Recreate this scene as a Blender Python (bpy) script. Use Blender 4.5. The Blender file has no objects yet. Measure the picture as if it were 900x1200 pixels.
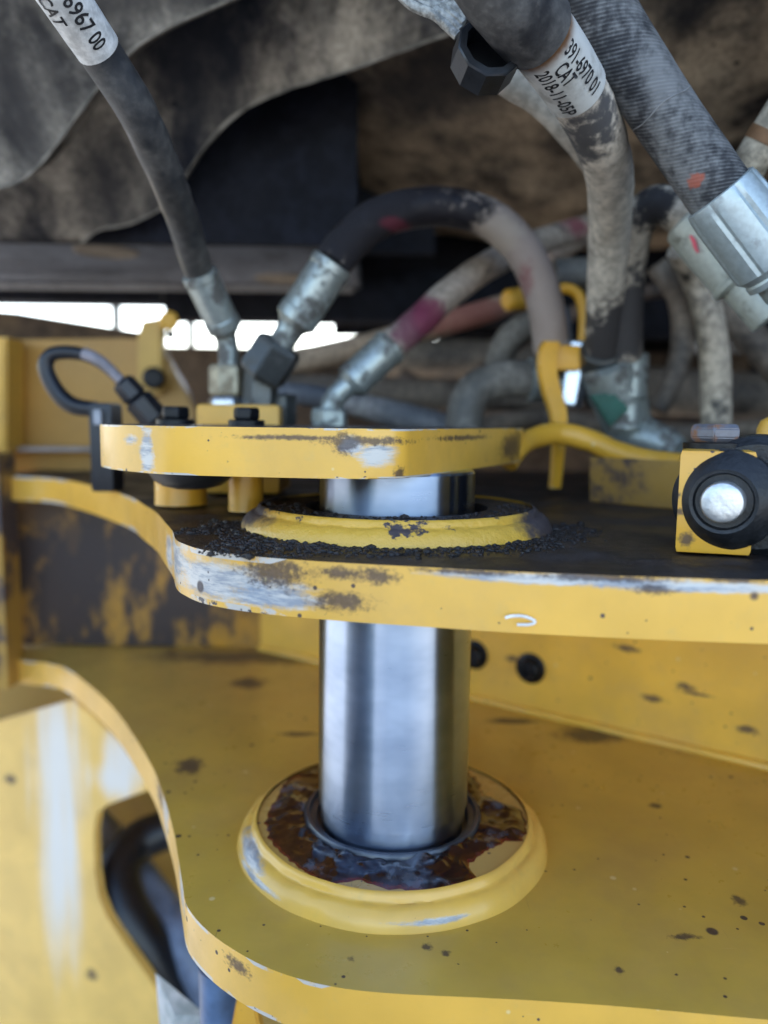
import bpy, bmesh, math, random
from mathutils import Vector, Matrix, noise as mn
random.seed(7)
scene = bpy.context.scene
COL = scene.collection
rad = math.radians

# ---------------------------------------------------------------- camera
PITCH, ROLL = rad(6.65), rad(0.7)
CAM = Vector((-0.0086, -0.515, 0.29))
_R = Vector((1, 0, 0)); _F = Vector((0, math.cos(PITCH), -math.sin(PITCH))); _U = Vector((0, math.sin(PITCH), math.cos(PITCH)))
CR = math.cos(ROLL)*_R + math.sin(ROLL)*_U
CU = -math.sin(ROLL)*_R + math.cos(ROLL)*_U
cam = bpy.data.cameras.new('camera'); camo = bpy.data.objects.new('camera', cam); COL.objects.link(camo)
m = Matrix.Identity(4)
for i in range(3):
    m[i][0] = CR[i]; m[i][1] = CU[i]; m[i][2] = -_F[i]; m[i][3] = CAM[i]
camo.matrix_world = m
cam.sensor_fit = 'HORIZONTAL'; cam.sensor_width = 36; cam.lens = 36
cam.clip_start = 0.01; cam.clip_end = 3000
cam.dof.use_dof = True; cam.dof.focus_distance = 0.43; cam.dof.aperture_fstop = 4.4
scene.camera = camo

# ---------------------------------------------------------------- sky, sun, exposure
SUN_EL, SUN_AZ = 42, -4          # sun stands behind the machine: everything in front is in its shade
w = bpy.data.worlds.new('World'); scene.world = w; w.use_nodes = True
nt = w.node_tree; nt.nodes.clear()
sky = nt.nodes.new('ShaderNodeTexSky'); sky.sky_type = 'NISHITA'; sky.sun_disc = False
sky.sun_elevation = rad(SUN_EL); sky.sun_rotation = rad(SUN_AZ)
sky.dust_density = 1.2; sky.air_density = 1.0
bg = nt.nodes.new('ShaderNodeBackground'); bg.inputs[1].default_value = 0.15
wo = nt.nodes.new('ShaderNodeOutputWorld')
nt.links.new(sky.outputs[0], bg.inputs[0]); nt.links.new(bg.outputs[0], wo.inputs[0])
sl = bpy.data.lights.new('sun', 'SUN'); sl.energy = 4.0; sl.angle = rad(0.5); sl.color = (1, .95, .87)
so = bpy.data.objects.new('sun', sl); COL.objects.link(so)
sd = Vector((math.sin(rad(SUN_AZ))*math.cos(rad(SUN_EL)), math.cos(rad(SUN_AZ))*math.cos(rad(SUN_EL)), math.sin(rad(SUN_EL))))
so.rotation_euler = sd.to_track_quat('Z', 'Y').to_euler(); so.location = sd*5
vs = scene.view_settings
vs.view_transform = 'Standard'; vs.look = 'None'; vs.gamma = 1; vs.use_curve_mapping = False
vs.exposure = 2.2

# ---------------------------------------------------------------- measuring: a sight line of the photograph met with a plane of the place
def ray(px, py): return (px-450)/900*CR - (py-600)/900*CU + _F
def onz(px, py, z):
    d = ray(px, py); return CAM + d*((z-CAM.z)/d.z)
def ony(px, py, Y):
    d = ray(px, py); return CAM + d*((Y-CAM.y)/d.y)
def onplane(px, py, p, n):
    d = ray(px, py); return CAM + d*((p-CAM).dot(n)/d.dot(n))

# ---------------------------------------------------------------- object helpers
def tag(o, label=None, cat=None, group=None, kind=None):
    if label: o['label'] = label
    if cat: o['category'] = cat
    if group: o['group'] = group
    if kind: o['kind'] = kind
    return o
def thing(name, loc, label, cat, group=None):
    o = bpy.data.objects.new(name, None); COL.objects.link(o); o.location = loc; o.empty_display_size = .02
    return tag(o, label, cat, group)
def wloc(o):
    v = Vector((0, 0, 0))
    while o: v += o.location; o = o.parent
    return v
def link(name, me, parent=None, mats=()):
    o = bpy.data.objects.new(name, me); COL.objects.link(o)
    for mt in (mats if isinstance(mats, (list, tuple)) else [mats]): me.materials.append(mt)
    if parent: o.parent = parent; o.location = -wloc(parent)
    return o
def finish(name, bm, parent, mats, sharp=35, smooth=True):
    bmesh.ops.recalc_face_normals(bm, faces=bm.faces)
    me = bpy.data.meshes.new(name); bm.to_mesh(me); bm.free()
    if smooth:
        me.polygons.foreach_set('use_smooth', [True]*len(me.polygons))
        me.set_sharp_from_angle(angle=rad(sharp))
    return link(name, me, parent, mats)

def cr(pts, n):
    """Catmull-Rom through points (any tuples of floats); n samples per span"""
    P = [tuple(p) for p in pts]; out = []
    P = [tuple(2*a-b for a, b in zip(P[0], P[1]))] + P + [tuple(2*a-b for a, b in zip(P[-1], P[-2]))]
    for i in range(1, len(P)-2):
        for k in range(n):
            t = k/n
            out.append(tuple(.5*((2*b)+(-a+c)*t+(2*a-5*b+4*c-d)*t*t+(-a+3*b-3*c+d)*t**3) for a, b, c, d in zip(P[i-1], P[i], P[i+1], P[i+2])))
    out.append(P[-2]); return out

class Path:
    """smooth centre line with radius; px points are (px, py, Y, r)"""
    def __init__(s, pts, n=10, px=True):
        q = [(*ony(a, b, Y), r) for a, b, Y, r in pts] if px else pts
        q = cr(q, n)
        s.p = [Vector(a[:3]) for a in q]; s.r = [a[3] for a in q]
        N = len(s.p); s.t = [(s.p[min(i+1, N-1)]-s.p[max(i-1, 0)]).normalized() for i in range(N)]
        nrm = s.t[0].orthogonal().normalized(); s.n = []
        for i in range(N):
            nrm = (nrm - s.t[i]*nrm.dot(s.t[i])).normalized(); s.n.append(nrm)
        s.b = [s.t[i].cross(s.n[i]) for i in range(N)]
        s.l = [0]
        for i in range(1, N): s.l.append(s.l[-1]+(s.p[i]-s.p[i-1]).length)
    def at(s, L):
        L = max(0, min(L, s.l[-1]-1e-6)); i = 0
        while s.l[i+1] < L: i += 1
        f = (L-s.l[i])/(s.l[i+1]-s.l[i])
        ip = lambda a: a[i]*(1-f)+a[i+1]*f
        return ip(s.p), ip(s.t).normalized(), ip(s.n).normalized(), ip(s.b).normalized(), ip(s.r)
    def near(s, px, py):
        """arc length whose point is seen nearest to a pixel"""
        best = min(range(len(s.p)), key=lambda i: (s.p[i]-CAM).normalized().cross(ray(px, py).normalized()).length)
        return s.l[best]
    def surf(s, L, ang, r=None, dr=0):
        p, t, n, b, rr = s.at(L); rr = (r or rr)+dr
        return p + (n*math.cos(ang)+b*math.sin(ang))*rr
    def face(s, L):
        p, t, n, b, r = s.at(L); v = CAM-p
        return math.atan2(v.dot(b), v.dot(n))

def tube_bm(path, seg=22, bump=0, bs=60, dr=0, L0=0, L1=None, bm=None, cap=True, rot=0):
    bm = bm or bmesh.new(); uv = bm.loops.layers.uv.verify()
    L1 = path.l[-1] if L1 is None else L1
    Ls = [L0]+[l for l in path.l if L0+1e-5 < l < L1-1e-5]+[L1]
    rings = []
    for L in Ls:
        p, t, n, b, r = path.at(L); ring = []
        for k in range(seg):
            a = 2*math.pi*k/seg+rot
            d = n*math.cos(a)+b*math.sin(a); q = p+d*(r+dr)
            if bump: q += d*(mn.noise(q*bs)*bump)
            ring.append(bm.verts.new(q))
        rings.append(ring)
    for i in range(len(rings)-1):
        for k in range(seg):
            k2 = (k+1) % seg
            f = bm.faces.new((rings[i][k], rings[i][k2], rings[i+1][k2], rings[i+1][k]))
            for lp, (u, v) in zip(f.loops, ((k/seg, Ls[i]), ((k+1)/seg, Ls[i]), ((k+1)/seg, Ls[i+1]), (k/seg, Ls[i+1]))): lp[uv].uv = (u, v)
    if cap:
        bm.faces.new(rings[0][::-1]); bm.faces.new(rings[-1])
    return bm
def tube(name, path, parent, mat, **k): return finish(name, tube_bm(path, **k), parent, mat)

def lathe_bm(p0, p1, prof, seg=32, rot=0, bm=None):
    """prof = [(distance from p0 along p0->p1, radius)]"""
    bm = bm or bmesh.new(); p0, p1 = Vector(p0), Vector(p1)
    t = (p1-p0).normalized(); n = t.orthogonal().normalized(); b = t.cross(n); R = []
    for d, r in prof:
        R.append([bm.verts.new(p0+t*d+(n*math.cos(2*math.pi*k/seg+rot)+b*math.sin(2*math.pi*k/seg+rot))*r) for k in range(seg)])
    for i in range(len(R)-1):
        for k in range(seg): bm.faces.new((R[i][k], R[i][(k+1) % seg], R[i+1][(k+1) % seg], R[i+1][k]))
    if prof[0][1] > 1e-6: bm.faces.new(R[0][::-1])
    if prof[-1][1] > 1e-6: bm.faces.new(R[-1])
    return bm
def lathe(name, p0, p1, prof, parent, mat, **k): return finish(name, lathe_bm(p0, p1, prof, **k), parent, mat, sharp=30)
def hexnut_bm(p0, p1, af, rot=0, bm=None):
    """hexagon across corners af, chamfered ends"""
    bm = bm or bmesh.new(); L = (Vector(p1)-Vector(p0)).length; c = af*.09
    return lathe_bm(p0, p1, [(0, af*.44), (c, af*.5), (L-c, af*.5), (L, af*.44)], seg=6, rot=rot, bm=bm)
def hexnut(name, p0, p1, af, parent, mat, rot=0):
    bm = hexnut_bm(p0, p1, af, rot); bmesh.ops.bevel(bm, geom=list(bm.edges), offset=af*.02, segments=2, affect='EDGES')
    return finish(name, bm, parent, mat, sharp=25)
def prism_bm(outline, z0, z1, bev=.002, segs=2, topmat=0, bm=None, bevmat=0):
    bm = bm or bmesh.new()
    vs0 = [bm.verts.new((x, y, z0)) for x, y in outline]; vs1 = [bm.verts.new((x, y, z1)) for x, y in outline]
    fs = [bm.faces.new(vs0[::-1]), bm.faces.new(vs1)]; n = len(outline)
    fs[1].material_index = topmat
    for i in range(n): bm.faces.new((vs0[i], vs0[(i+1) % n], vs1[(i+1) % n], vs1[i]))
    if bev:
        es = [e for f in fs for e in f.edges]
        bmesh.ops.bevel(bm, geom=es, offset=bev, segments=segs, affect='EDGES', profile=.6, material=bevmat)
    return bm
def slab_bm(pts, nvec, th, bev=.002, bm=None):
    """flat plate: pts (3D, one plane) pushed th along nvec"""
    bm = bm or bmesh.new(); nvec = Vector(nvec).normalized()
    a = [bm.verts.new(p) for p in pts]; b = [bm.verts.new(Vector(p)+nvec*th) for p in pts]; n = len(pts)
    fs = [bm.faces.new(a), bm.faces.new(b[::-1])]
    for i in range(n): bm.faces.new((a[i], a[(i+1) % n], b[(i+1) % n], b[i]))
    if bev: bmesh.ops.bevel(bm, geom=[e for f in fs for e in f.edges], offset=bev, segments=2, affect='EDGES')
    return bm
def box_bm(x0, x1, y0, y1, z0, z1, bev=.003, bm=None):
    return prism_bm([(x0, y0), (x1, y0), (x1, y1), (x0, y1)], z0, z1, bev, bm=bm)

# ---------------------------------------------------------------- material helpers
class M:
    def __init__(s, name):
        s.m = bpy.data.materials.new(name); s.m.use_nodes = True; s.t = s.m.node_tree; s.t.nodes.clear()
        s.out = s.n('ShaderNodeOutputMaterial'); s.b = s.n('ShaderNodeBsdfPrincipled'); s.l(s.b.outputs[0], s.out.inputs[0])
        s.pos = s.n('ShaderNodeTexCoord').outputs['Object']
    def n(s, ty): return s.t.nodes.new(ty)
    def l(s, a, b): s.t.links.new(a, b)
    def setin(s, sock, v):
        if hasattr(v, 'links') or isinstance(v, bpy.types.NodeSocket): s.l(v, sock)
        elif isinstance(v, (tuple, list)) and len(v) == 3 and sock.type == 'RGBA': sock.default_value = (*v, 1)
        else: sock.default_value = v
    def P(s, **k):
        for a, v in k.items(): s.setin(s.b.inputs[a.replace('_', ' ')], v)
        return s
    def math(s, op, a, b=0.0, clamp=False):
        n = s.n('ShaderNodeMath'); n.operation = op; n.use_clamp = clamp
        s.setin(n.inputs[0], a); s.setin(n.inputs[1], b); return n.outputs[0]
    def scale(s, v, sc, off=(0, 0, 0), rot=(0, 0, 0)):
        n = s.n('ShaderNodeMapping'); s.l(v, n.inputs[0]); n.inputs['Scale'].default_value = sc; n.inputs['Location'].default_value = off; n.inputs['Rotation'].default_value = rot
        return n.outputs[0]
    def noise(s, sc, det=4, rough=.55, v=None, dist=0):
        n = s.n('ShaderNodeTexNoise'); s.l(v or s.pos, n.inputs['Vector'])
        n.inputs['Scale'].default_value = sc; n.inputs['Detail'].default_value = det; n.inputs['Roughness'].default_value = rough; n.inputs['Distortion'].default_value = dist
        return n.outputs['Fac']
    def step(s, f, a, b, lo=0.0, hi=1.0):
        n = s.n('ShaderNodeMapRange'); n.interpolation_type = 'SMOOTHSTEP'; s.setin(n.inputs['Value'], f)
        n.inputs['From Min'].default_value = a; n.inputs['From Max'].default_value = b; n.inputs['To Min'].default_value = lo; n.inputs['To Max'].default_value = hi
        return n.outputs[0]
    def mix(s, f, a, b):
        n = s.n('ShaderNodeMix'); n.data_type = 'RGBA'; s.setin(n.inputs[0], f); s.setin(n.inputs[6], a); s.setin(n.inputs[7], b); return n.outputs[2]
    def mixf(s, f, a, b):
        n = s.n('ShaderNodeMix'); n.data_type = 'FLOAT'; s.setin(n.inputs[0], f); s.setin(n.inputs[2], a); s.setin(n.inputs[3], b); return n.outputs[0]
    def mx(s, *a):
        r = a[0]
        for q in a[1:]: r = s.math('MAXIMUM', r, q)
        return r
    def spot(s, c, size, nz, k=.9, soft=.25):
        """blotch round c (world), half sizes size, broken up by noise output nz"""
        a = s.n('ShaderNodeVectorMath'); a.operation = 'SUBTRACT'; s.l(s.pos, a.inputs[0]); a.inputs[1].default_value = c
        b = s.n('ShaderNodeVectorMath'); b.operation = 'DIVIDE'; s.l(a.outputs[0], b.inputs[0]); b.inputs[1].default_value = size if isinstance(size, (tuple, list)) else (size,)*3
        d = s.n('ShaderNodeVectorMath'); d.operation = 'LENGTH'; s.l(b.outputs[0], d.inputs[0])
        e = s.math('ADD', d.outputs['Value'], s.math('MULTIPLY', s.math('SUBTRACT', nz, .5), k*2))
        return s.step(e, 1+soft, 1-soft)
    def specks(s, sc, thr, keep=.7, v=None, rnd=1.0):
        """sparse round flecks: mask"""
        n = s.n('ShaderNodeTexVoronoi'); s.l(v or s.pos, n.inputs['Vector']); n.inputs['Scale'].default_value = sc; n.inputs['Randomness'].default_value = rnd
        sx = s.n('ShaderNodeSeparateColor'); s.l(n.outputs['Color'], sx.inputs[0])
        lim = s.math('MULTIPLY', s.math('SUBTRACT', sx.outputs[0], keep, True), thr/(1-keep))
        return s.step(s.math('SUBTRACT', n.outputs['Distance'], lim), .03, -.03)
    def bump(s, h, strength=.3, dist=.002):
        n = s.n('ShaderNodeBump'); s.setin(n.inputs['Height'], h); n.inputs['Strength'].default_value = strength; n.inputs['Distance'].default_value = dist
        s.l(n.outputs[0], s.b.inputs['Normal']); return s

YEL = (.77, .42, .056)
CHIP = (.035, .022, .03)
def yellow(name, base=YEL, dirt=.0, dirt_col=(.026, .017, .021), rough=.34, spots=(), specks=True, wear=0, pale=(), dirt_scale=9, streak=(1, 1, 1), smear=False):
    k = M(name)
    n1 = k.noise(14, 5); n2 = k.noise(90, 5, .65); n3 = k.noise(400, 3)
    v2 = k.scale(k.pos, streak)
    nd = k.noise(dirt_scale, 6, .62, v2)
    c = k.mix(k.step(n1, .3, .7), tuple(x*.88 for x in base), tuple(min(1, x*1.06) for x in base))
    c = k.mix(k.step(n2, .55, .8, 0, .25), c, (.50, .36, .12))
    r = k.math('ADD', rough-.06, k.math('MULTIPLY', n2, .16))
    s1 = k.step(k.noise(230, 3, .6, k.scale(k.pos, (1, .05, 1), rot=(.3, .2, .7))), .70, .76, 0, .5)
    s2 = k.step(k.noise(260, 3, .6, k.scale(k.pos, (.05, 1, 1), rot=(.2, .5, .25))), .71, .77, 0, .5)
    c = k.mix(s1, c, (.20, .12, .045)); c = k.mix(s2, c, (.74, .56, .25))
    film = k.step(k.noise(9, 7, .68), .42, .7, 0, .32); c = k.mix(film, c, (.46, .28, .10)); r = k.math('ADD', r, k.math('MULTIPLY', film, .6))
    mask = None
    def add(mk):
        nonlocal mask
        mask = mk if mask is None else k.mx(mask, mk)
    for pcen, psz in pale:                       # paint scraped to primer and bare steel; on the cap also painted facet highlights
        pn = k.math('ADD', k.math('MULTIPLY', k.noise(70, 8, .75, k.scale(k.pos, (.3, .3, 1.7), rot=(0, .6, 0))), .65), k.math('MULTIPLY', k.noise(160, 5, .7), .35))
        if smear: pn = k.noise(30, 5, .6, k.scale(k.pos, (2, 2, .12)))
        pm = k.math('MULTIPLY', k.spot(pcen, psz, pn, 1.1 if smear else 1.7, .7 if smear else .45), .92)
        c = k.mix(pm, c, (.74, .71, .65) if smear else k.mix(k.step(k.noise(120, 6, .7, k.scale(k.pos, (.25, .25, 1.4), rot=(0, .5, 0))), .42, .6), (.56, .55, .52), (.24, .28, .33)))
        r = k.mixf(pm, r, .5)
    if specks:
        add(k.specks(38, .14, .95)); add(k.specks(120, .26, .93)); add(k.specks(260, .3, .95))
        pl = k.specks(95, .2, .88, k.scale(k.pos, (1, 1, 1), (.3, .7, .1)))
        c = k.mix(k.math('MULTIPLY', pl, .7), c, (.75, .58, .26))
    if dirt > 0:
        add(k.step(nd, 1-dirt+.02, 1-dirt+.15))
        sm = k.step(nd, 1-dirt-.12, 1-dirt+.1, 0, .55); c = k.mix(sm, c, (.22, .13, .045))
    for sp in spots:                            # chips and smears, feathered along the rub
        nn = k.math('ADD', k.math('MULTIPLY', k.noise((sp[2] if len(sp) > 2 else 90)*1.0, 8, .78, k.scale(k.pos, (1, 1, 1.5), rot=(0, .5, .4))), .7), k.math('MULTIPLY', n3, .3))
        add(k.math('MULTIPLY', k.spot(sp[0], sp[1], nn, 2.3, .55), .9))
    if mask is not None:
        c = k.mix(k.math('MULTIPLY', mask, .93), c, k.mix(k.step(n3, .35, .65), dirt_col, tuple(x*1.8 for x in dirt_col)))
        r = k.mixf(mask, r, .62)
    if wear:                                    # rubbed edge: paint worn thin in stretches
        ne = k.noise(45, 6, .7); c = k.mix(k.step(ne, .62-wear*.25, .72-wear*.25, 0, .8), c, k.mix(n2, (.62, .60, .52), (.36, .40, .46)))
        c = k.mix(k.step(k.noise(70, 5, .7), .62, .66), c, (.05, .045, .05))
    k.P(Base_Color=c, Roughness=r, Coat_Weight=.18, Coat_Roughness=.16, Specular_IOR_Level=.5)
    k.bump(k.math('ADD', k.math('MULTIPLY', n2, .35), k.math('MULTIPLY', k.noise(220, 2), .25)), .22, .0012)
    return k.m

def greasy(name, a=(.016, .014, .017), b=(.06, .048, .048), rough=.55, sc=120, bs=.9, bd=.003):
    k = M(name); n1 = k.noise(sc, 6, .7); n2 = k.noise(22, 4); n3 = k.noise(sc*4, 2)
    c = k.mix(k.step(n1, .42, .68), a, b); c = k.mix(k.step(n2, .5, .75, 0, .6), c, tuple(x*1.6 for x in b))
    c = k.mix(k.step(n3, .68, .76, 0, .5), c, (.10, .085, .08))
    k.P(Base_Color=c, Roughness=k.step(n2, .3, .7, rough-.15, rough+.2)); k.bump(k.math('ADD', n1, k.math('MULTIPLY', n3, .4)), bs, bd); return k.m

def hosemat(name, rub=(.012, .012, .014), dust=(.33, .27, .20), amt=.5, sc=16, stains=(), rough=.6, soft=.1, spots=()):
    """black rubber under a layer of dried dust; amt = covered share"""
    k = M(name); n1 = k.noise(sc, 6, .6); n2 = k.noise(130, 4, .6); n3 = k.noise(600, 2)
    f = k.math('ADD', n1, k.math('MULTIPLY', k.math('SUBTRACT', n2, .5), .25))
    cut = .5+(.5-amt)*.55
    dm = k.step(f, cut-soft, cut+soft)
    d2 = k.mix(k.step(n2, .35, .7), tuple(x*.72 for x in dust), tuple(min(1, x*1.18) for x in dust))
    c = k.mix(dm, rub, d2)
    for cen, sz, colr in spots: c = k.mix(k.spot(cen, sz, n2, .8, .3), c, colr)
    for cen, sz, colr in stains: c = k.mix(k.math('MULTIPLY', k.spot(cen, sz, k.noise(60, 5, .7), 1.0, .35), .85), c, colr)
    k.P(Base_Color=c, Roughness=k.mixf(dm, rough-.12, .85), Specular_IOR_Level=.4); k.bump(k.math('ADD', n2, k.math('MULTIPLY', n3, .5)), .35, .0012); return k.m

def metalmat(name, col=(.55, .58, .58), rough=.42, metal=.85, dirt=.35, dcol=(.16, .14, .12), sc=45, bs=.25):
    k = M(name); n1 = k.noise(sc, 6, .62); n2 = k.noise(260, 3)
    dm = k.step(n1, .72-dirt*.5, .86-dirt*.5)
    k.P(Base_Color=k.mix(dm, k.mix(k.step(n2, .3, .7), tuple(x*.85 for x in col), col), dcol), Metallic=k.mixf(dm, metal, .1),
        Roughness=k.math('ADD', k.mixf(dm, rough, .75), k.math('MULTIPLY', k.math('SUBTRACT', n2, .5), .2)))
    k.bump(k.math('ADD', n1, k.math('MULTIPLY', n2, .4)), bs, .001); return k.m
def plain(name, col, rough=.5, metal=0., sc=60, var=.25, bs=.15):
    k = M(name); n1 = k.noise(sc, 5, .6)
    k.P(Base_Color=k.mix(k.step(n1, .3, .72), tuple(x*(1-var) for x in col), tuple(min(1, x*(1+var)) for x in col)), Roughness=k.math('ADD', rough-.08, k.math('MULTIPLY', n1, .16)), Metallic=metal)
    k.bump(k.noise(sc*4, 3), bs, .001); return k.m
def castmat(name, a=(.018, .019, .026), b=(.27, .21, .155), amt=.45, sc=7, streak=(1, 1, .45), spots=()):
    """painted-black steel caked with road dust"""
    k = M(name); v = k.scale(k.pos, streak); n1 = k.noise(sc, 7, .62, v, .3); n2 = k.noise(48, 6, .65); n3 = k.noise(190, 4, .6)
    f = k.math('ADD', n1, k.math('MULTIPLY', k.math('SUBTRACT', n2, .5), .22)); cut = .5+(.5-amt)*.6
    dm = k.step(f, cut-.18, cut+.24)
    c = k.mix(dm, k.mix(k.step(n2, .4, .7), a, tuple(x*2.4 for x in a)), k.mix(k.step(n3, .3, .7), tuple(x*.6 for x in b), b))
    for cen, sz, colr in spots: c = k.mix(k.math('MULTIPLY', k.spot(cen, sz, n1, 1.2, .75), .85), c, colr)
    c = k.mix(k.specks(60, .2, .9), c, (.012, .012, .016))
    k.P(Base_Color=c, Roughness=k.mixf(dm, .6, .9), Specular_IOR_Level=.12); k.bump(k.math('ADD', n2, k.math('MULTIPLY', n3, .5)), .6, .004); return k.m

# ================================================================= THE SETTING
k = M('dusty_ground'); n1 = k.noise(1.5, 8, .65); n2 = k.noise(60, 5)
k.P(Base_Color=k.mix(k.step(n1, .3, .7), (.27, .26, .25), (.38, .365, .345)), Roughness=.9); k.bump(n2, .6, .01)
GROUND = k.m
bm = bmesh.new(); bmesh.ops.create_grid(bm, x_segments=40, y_segments=40, size=600)
tag(finish('ground', bm, None, GROUND), kind='structure').location = (0, 0, -1.0)

# ================================================================= YELLOW HINGE FRAME
ZL, ZM0, ZM1 = 0.0, .193, .222
ZU0, ZU1 = .2588, .2865
OUT = [(-.47, .395), (-.437, .381), (-.388, .364), (-.332, .302), (-.279, .232), (-.233, .158), (-.199, .098), (-.181, .060), (-.166, .026), (-.154, -.003), (-.144, -.030),
       (-.133, -.061), (-.123, -.086), (-.103, -.110), (-.076, -.131), (-.052, -.143), (-.028, -.150), (0, -.1535), (.042, -.1555), (.077, -.1575), (.12, -.161), (.185, -.168), (.32, -.181), (.62, -.205)]
OUTM = [(-.47, .395), (-.437, .385), (-.39, .365), (-.325, .292), (-.240, .172), (-.200, .095), (-.176, .046), (-.155, -.006), (-.139, -.046),
        (-.128, -.079), (-.118, -.097), (-.102, -.116), (-.073, -.133), (-.029, -.147), (.012, -.156), (.05, -.164), (.105, -.172), (.165, -.178), (.32, -.19), (.62, -.21)]
def closed(o): return cr(o, 5) + [(.62, .62), (-.47, .62)]

frame = thing('articulation_hinge', (0, 0, -.03), 'yellow steel hinge frame of two stacked plates with round bosses', 'machine frame')
Y_SIDE0, Y_SIDE1 = Vector((-.165, .44, 0)), Vector((.47, .012, 0))     # foot line of the slanting side wall
_sd = (Y_SIDE1-Y_SIDE0).normalized(); _sn = Vector((_sd.y, -_sd.x, 0))  # faces the camera

def sp(px, py, z=None, Y=None, s=.01, *more):
    s = tuple(q*.8 for q in s)
    c = onz(px, py, z) if z is not None else ony(px, py, Y)
    return (tuple(c), s, *more)
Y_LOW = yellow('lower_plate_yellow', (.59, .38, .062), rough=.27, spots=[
    sp(222, 898, 0, None, (.013, .017, .02), 90), sp(690, 862, 0, None, (.035, .02, .02), 40), sp(600, 845, 0, None, (.03, .008, .02), 40), sp(865, 1055, 0, None, (.0045, .006, .01), 150),
    sp(768, 944, 0, None, (.006, .004, .01), 150), sp(290, 800, 0, None, (.02, .02, .02), 50), sp(350, 860, 0, None, (.02, .006, .02), 60), sp(725, 1137, 0, None, (.0028, .003, .01)), sp(800, 1098, 0, None, (.009, .003, .01), 150),
    sp(300, 770, 0, None, (.14, .035, .03), 25), sp(522, 1117, 0, None, (.0028,)*3), sp(412, 1124, 0, None, (.0025,)*3), sp(500, 1110, 0, None, (.003,)*3)])
Y_EDGE = yellow('plate_edge_yellow', rough=.3, pale=[(tuple(onz(213, 1035, -.004)), (.007, .028, .014)), (tuple(onz(195, 945, -.004)), (.006, .03, .02))],
    spots=[(tuple(onz(285, 1128, -.008)), (.01, .008, .004), 160), (tuple(onz(190, 930, -.008)), (.008, .02, .008), 160)])
def edgept(px, py, Y): return tuple(ony(px, py, Y))
Y_MID = yellow('middle_plate_edge', rough=.3,
    pale=[(edgept(245, 680, -.118), (.034, .05, .010)), (edgept(212, 645, -.07), (.012, .05, .018)), (edgept(640, 679, -.167), (.045, .02, .0022)), (edgept(760, 686, -.174), (.04, .02, .0026)), (edgept(860, 690, -.178), (.03, .02, .0022)), (edgept(320, 700, -.14), (.022, .03, .006)), (edgept(190, 650, -.03), (.012, .02, .012))],
    spots=[(edgept(398, 706, -.148), (.0125, .02, .0042), 140), (edgept(440, 674, -.15), (.0095, .02, .0035), 150), (edgept(400, 673, -.15), (.011, .02, .0025), 170), (edgept(320, 672, -.138), (.016, .02, .007), 190),
           (edgept(700, 676, -.168), (.026, .02, .0018), 160), (edgept(765, 690, -.172), (.008, .02, .0022), 180), (edgept(545, 670, -.16), (.02, .02, .0012), 170), (edgept(860, 680, -.176), (.01, .02, .0012), 160)])
DIRT_TOP = greasy('caked_grease', (.008, .006, .0065), (.034, .025, .023), .45, bs=.7, bd=.003)
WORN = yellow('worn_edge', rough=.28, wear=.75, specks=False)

bm = prism_bm(closed(OUT), -.029, ZL, .0022, 3, topmat=1, bevmat=2)
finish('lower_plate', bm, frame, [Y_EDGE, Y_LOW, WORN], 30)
bm = prism_bm(closed(OUTM), ZM0, ZM1, .0030, 3, topmat=1, bevmat=2)
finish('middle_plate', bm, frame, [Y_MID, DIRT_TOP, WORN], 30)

# back wall, slanting side wall, left post
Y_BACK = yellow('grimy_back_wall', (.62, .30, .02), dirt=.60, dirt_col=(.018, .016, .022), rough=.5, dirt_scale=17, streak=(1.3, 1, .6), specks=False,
    spots=[(tuple(ony(100, 650, .44)), (.036, .1, .085), 14), (tuple(ony(300, 700, .44)), (.07, .1, .022), 20), (tuple(ony(40, 600, .44)), (.05, .1, .03), 20)])
bm = box_bm(-.60, -.13, .44, .465, .002, ZM0-.002, .001); finish('back_wall', bm, frame, Y_BACK)
Y_SIDE = yellow('side_wall_yellow', (.80, .46, .06), rough=.36, spots=[
    (tuple(onplane(765, 819, Y_SIDE0, _sn)), (.008, .02, .0028), 120), (tuple(onplane(803, 805, Y_SIDE0, _sn)), (.006, .02, .003), 120), (tuple(onplane(815, 813, Y_SIDE0, _sn)), (.011, .02, .0013), 140), (tuple(onplane(600, 772, Y_SIDE0, _sn)), (.006, .02, .003), 120),
    (tuple(onplane(875, 855, Y_SIDE0, _sn)), (.007, .02, .003), 120), (tuple(onplane(735, 760, Y_SIDE0, _sn)), (.01, .02, .003), 120)])
q = [Y_SIDE0+Vector((0, 0, .002)), Y_SIDE1+Vector((0, 0, .002)), Y_SIDE1+Vector((0, 0, ZM0-.003)), Y_SIDE0+Vector((0, 0, ZM0-.003))]
finish('side_wall', slab_bm(q, -_sn, .02, .001), frame, Y_SIDE)
# fillet weld between side wall and plate
pth = Path([(*(Y_SIDE0.lerp(Y_SIDE1, t)+_sn*.001+Vector((0, 0, .002))), .0045) for t in [i/12 for i in range(13)]], 4, px=False)
finish('weld_bead', tube_bm(pth, 10, .0012, 130), frame, Y_SIDE)
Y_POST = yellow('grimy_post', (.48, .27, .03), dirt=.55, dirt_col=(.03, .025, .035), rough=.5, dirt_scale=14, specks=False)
finish('post', box_bm(-.66, -.449, .36, .40, -.03, .25, .006), frame, Y_POST)
# bolt heads on the side wall
BLK = plain('black_bolt', (.010, .011, .014), .38, .5, 80, .4)
for px, py, s in ((622, 783, .0125), (556, 767, .0125)):
    c = onplane(px, py, Y_SIDE0, _sn)
    b = lathe('bolt', c-_sn*.004, c+_sn, [(0, s*1.25), (.0055, s*1.25), (.0065, s*1.1), (.0066, s*.9), (.013, s*.85), (.014, s*.75), (.0141, s*.45), (.011, s*.4)], frame, BLK, seg=24)

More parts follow.
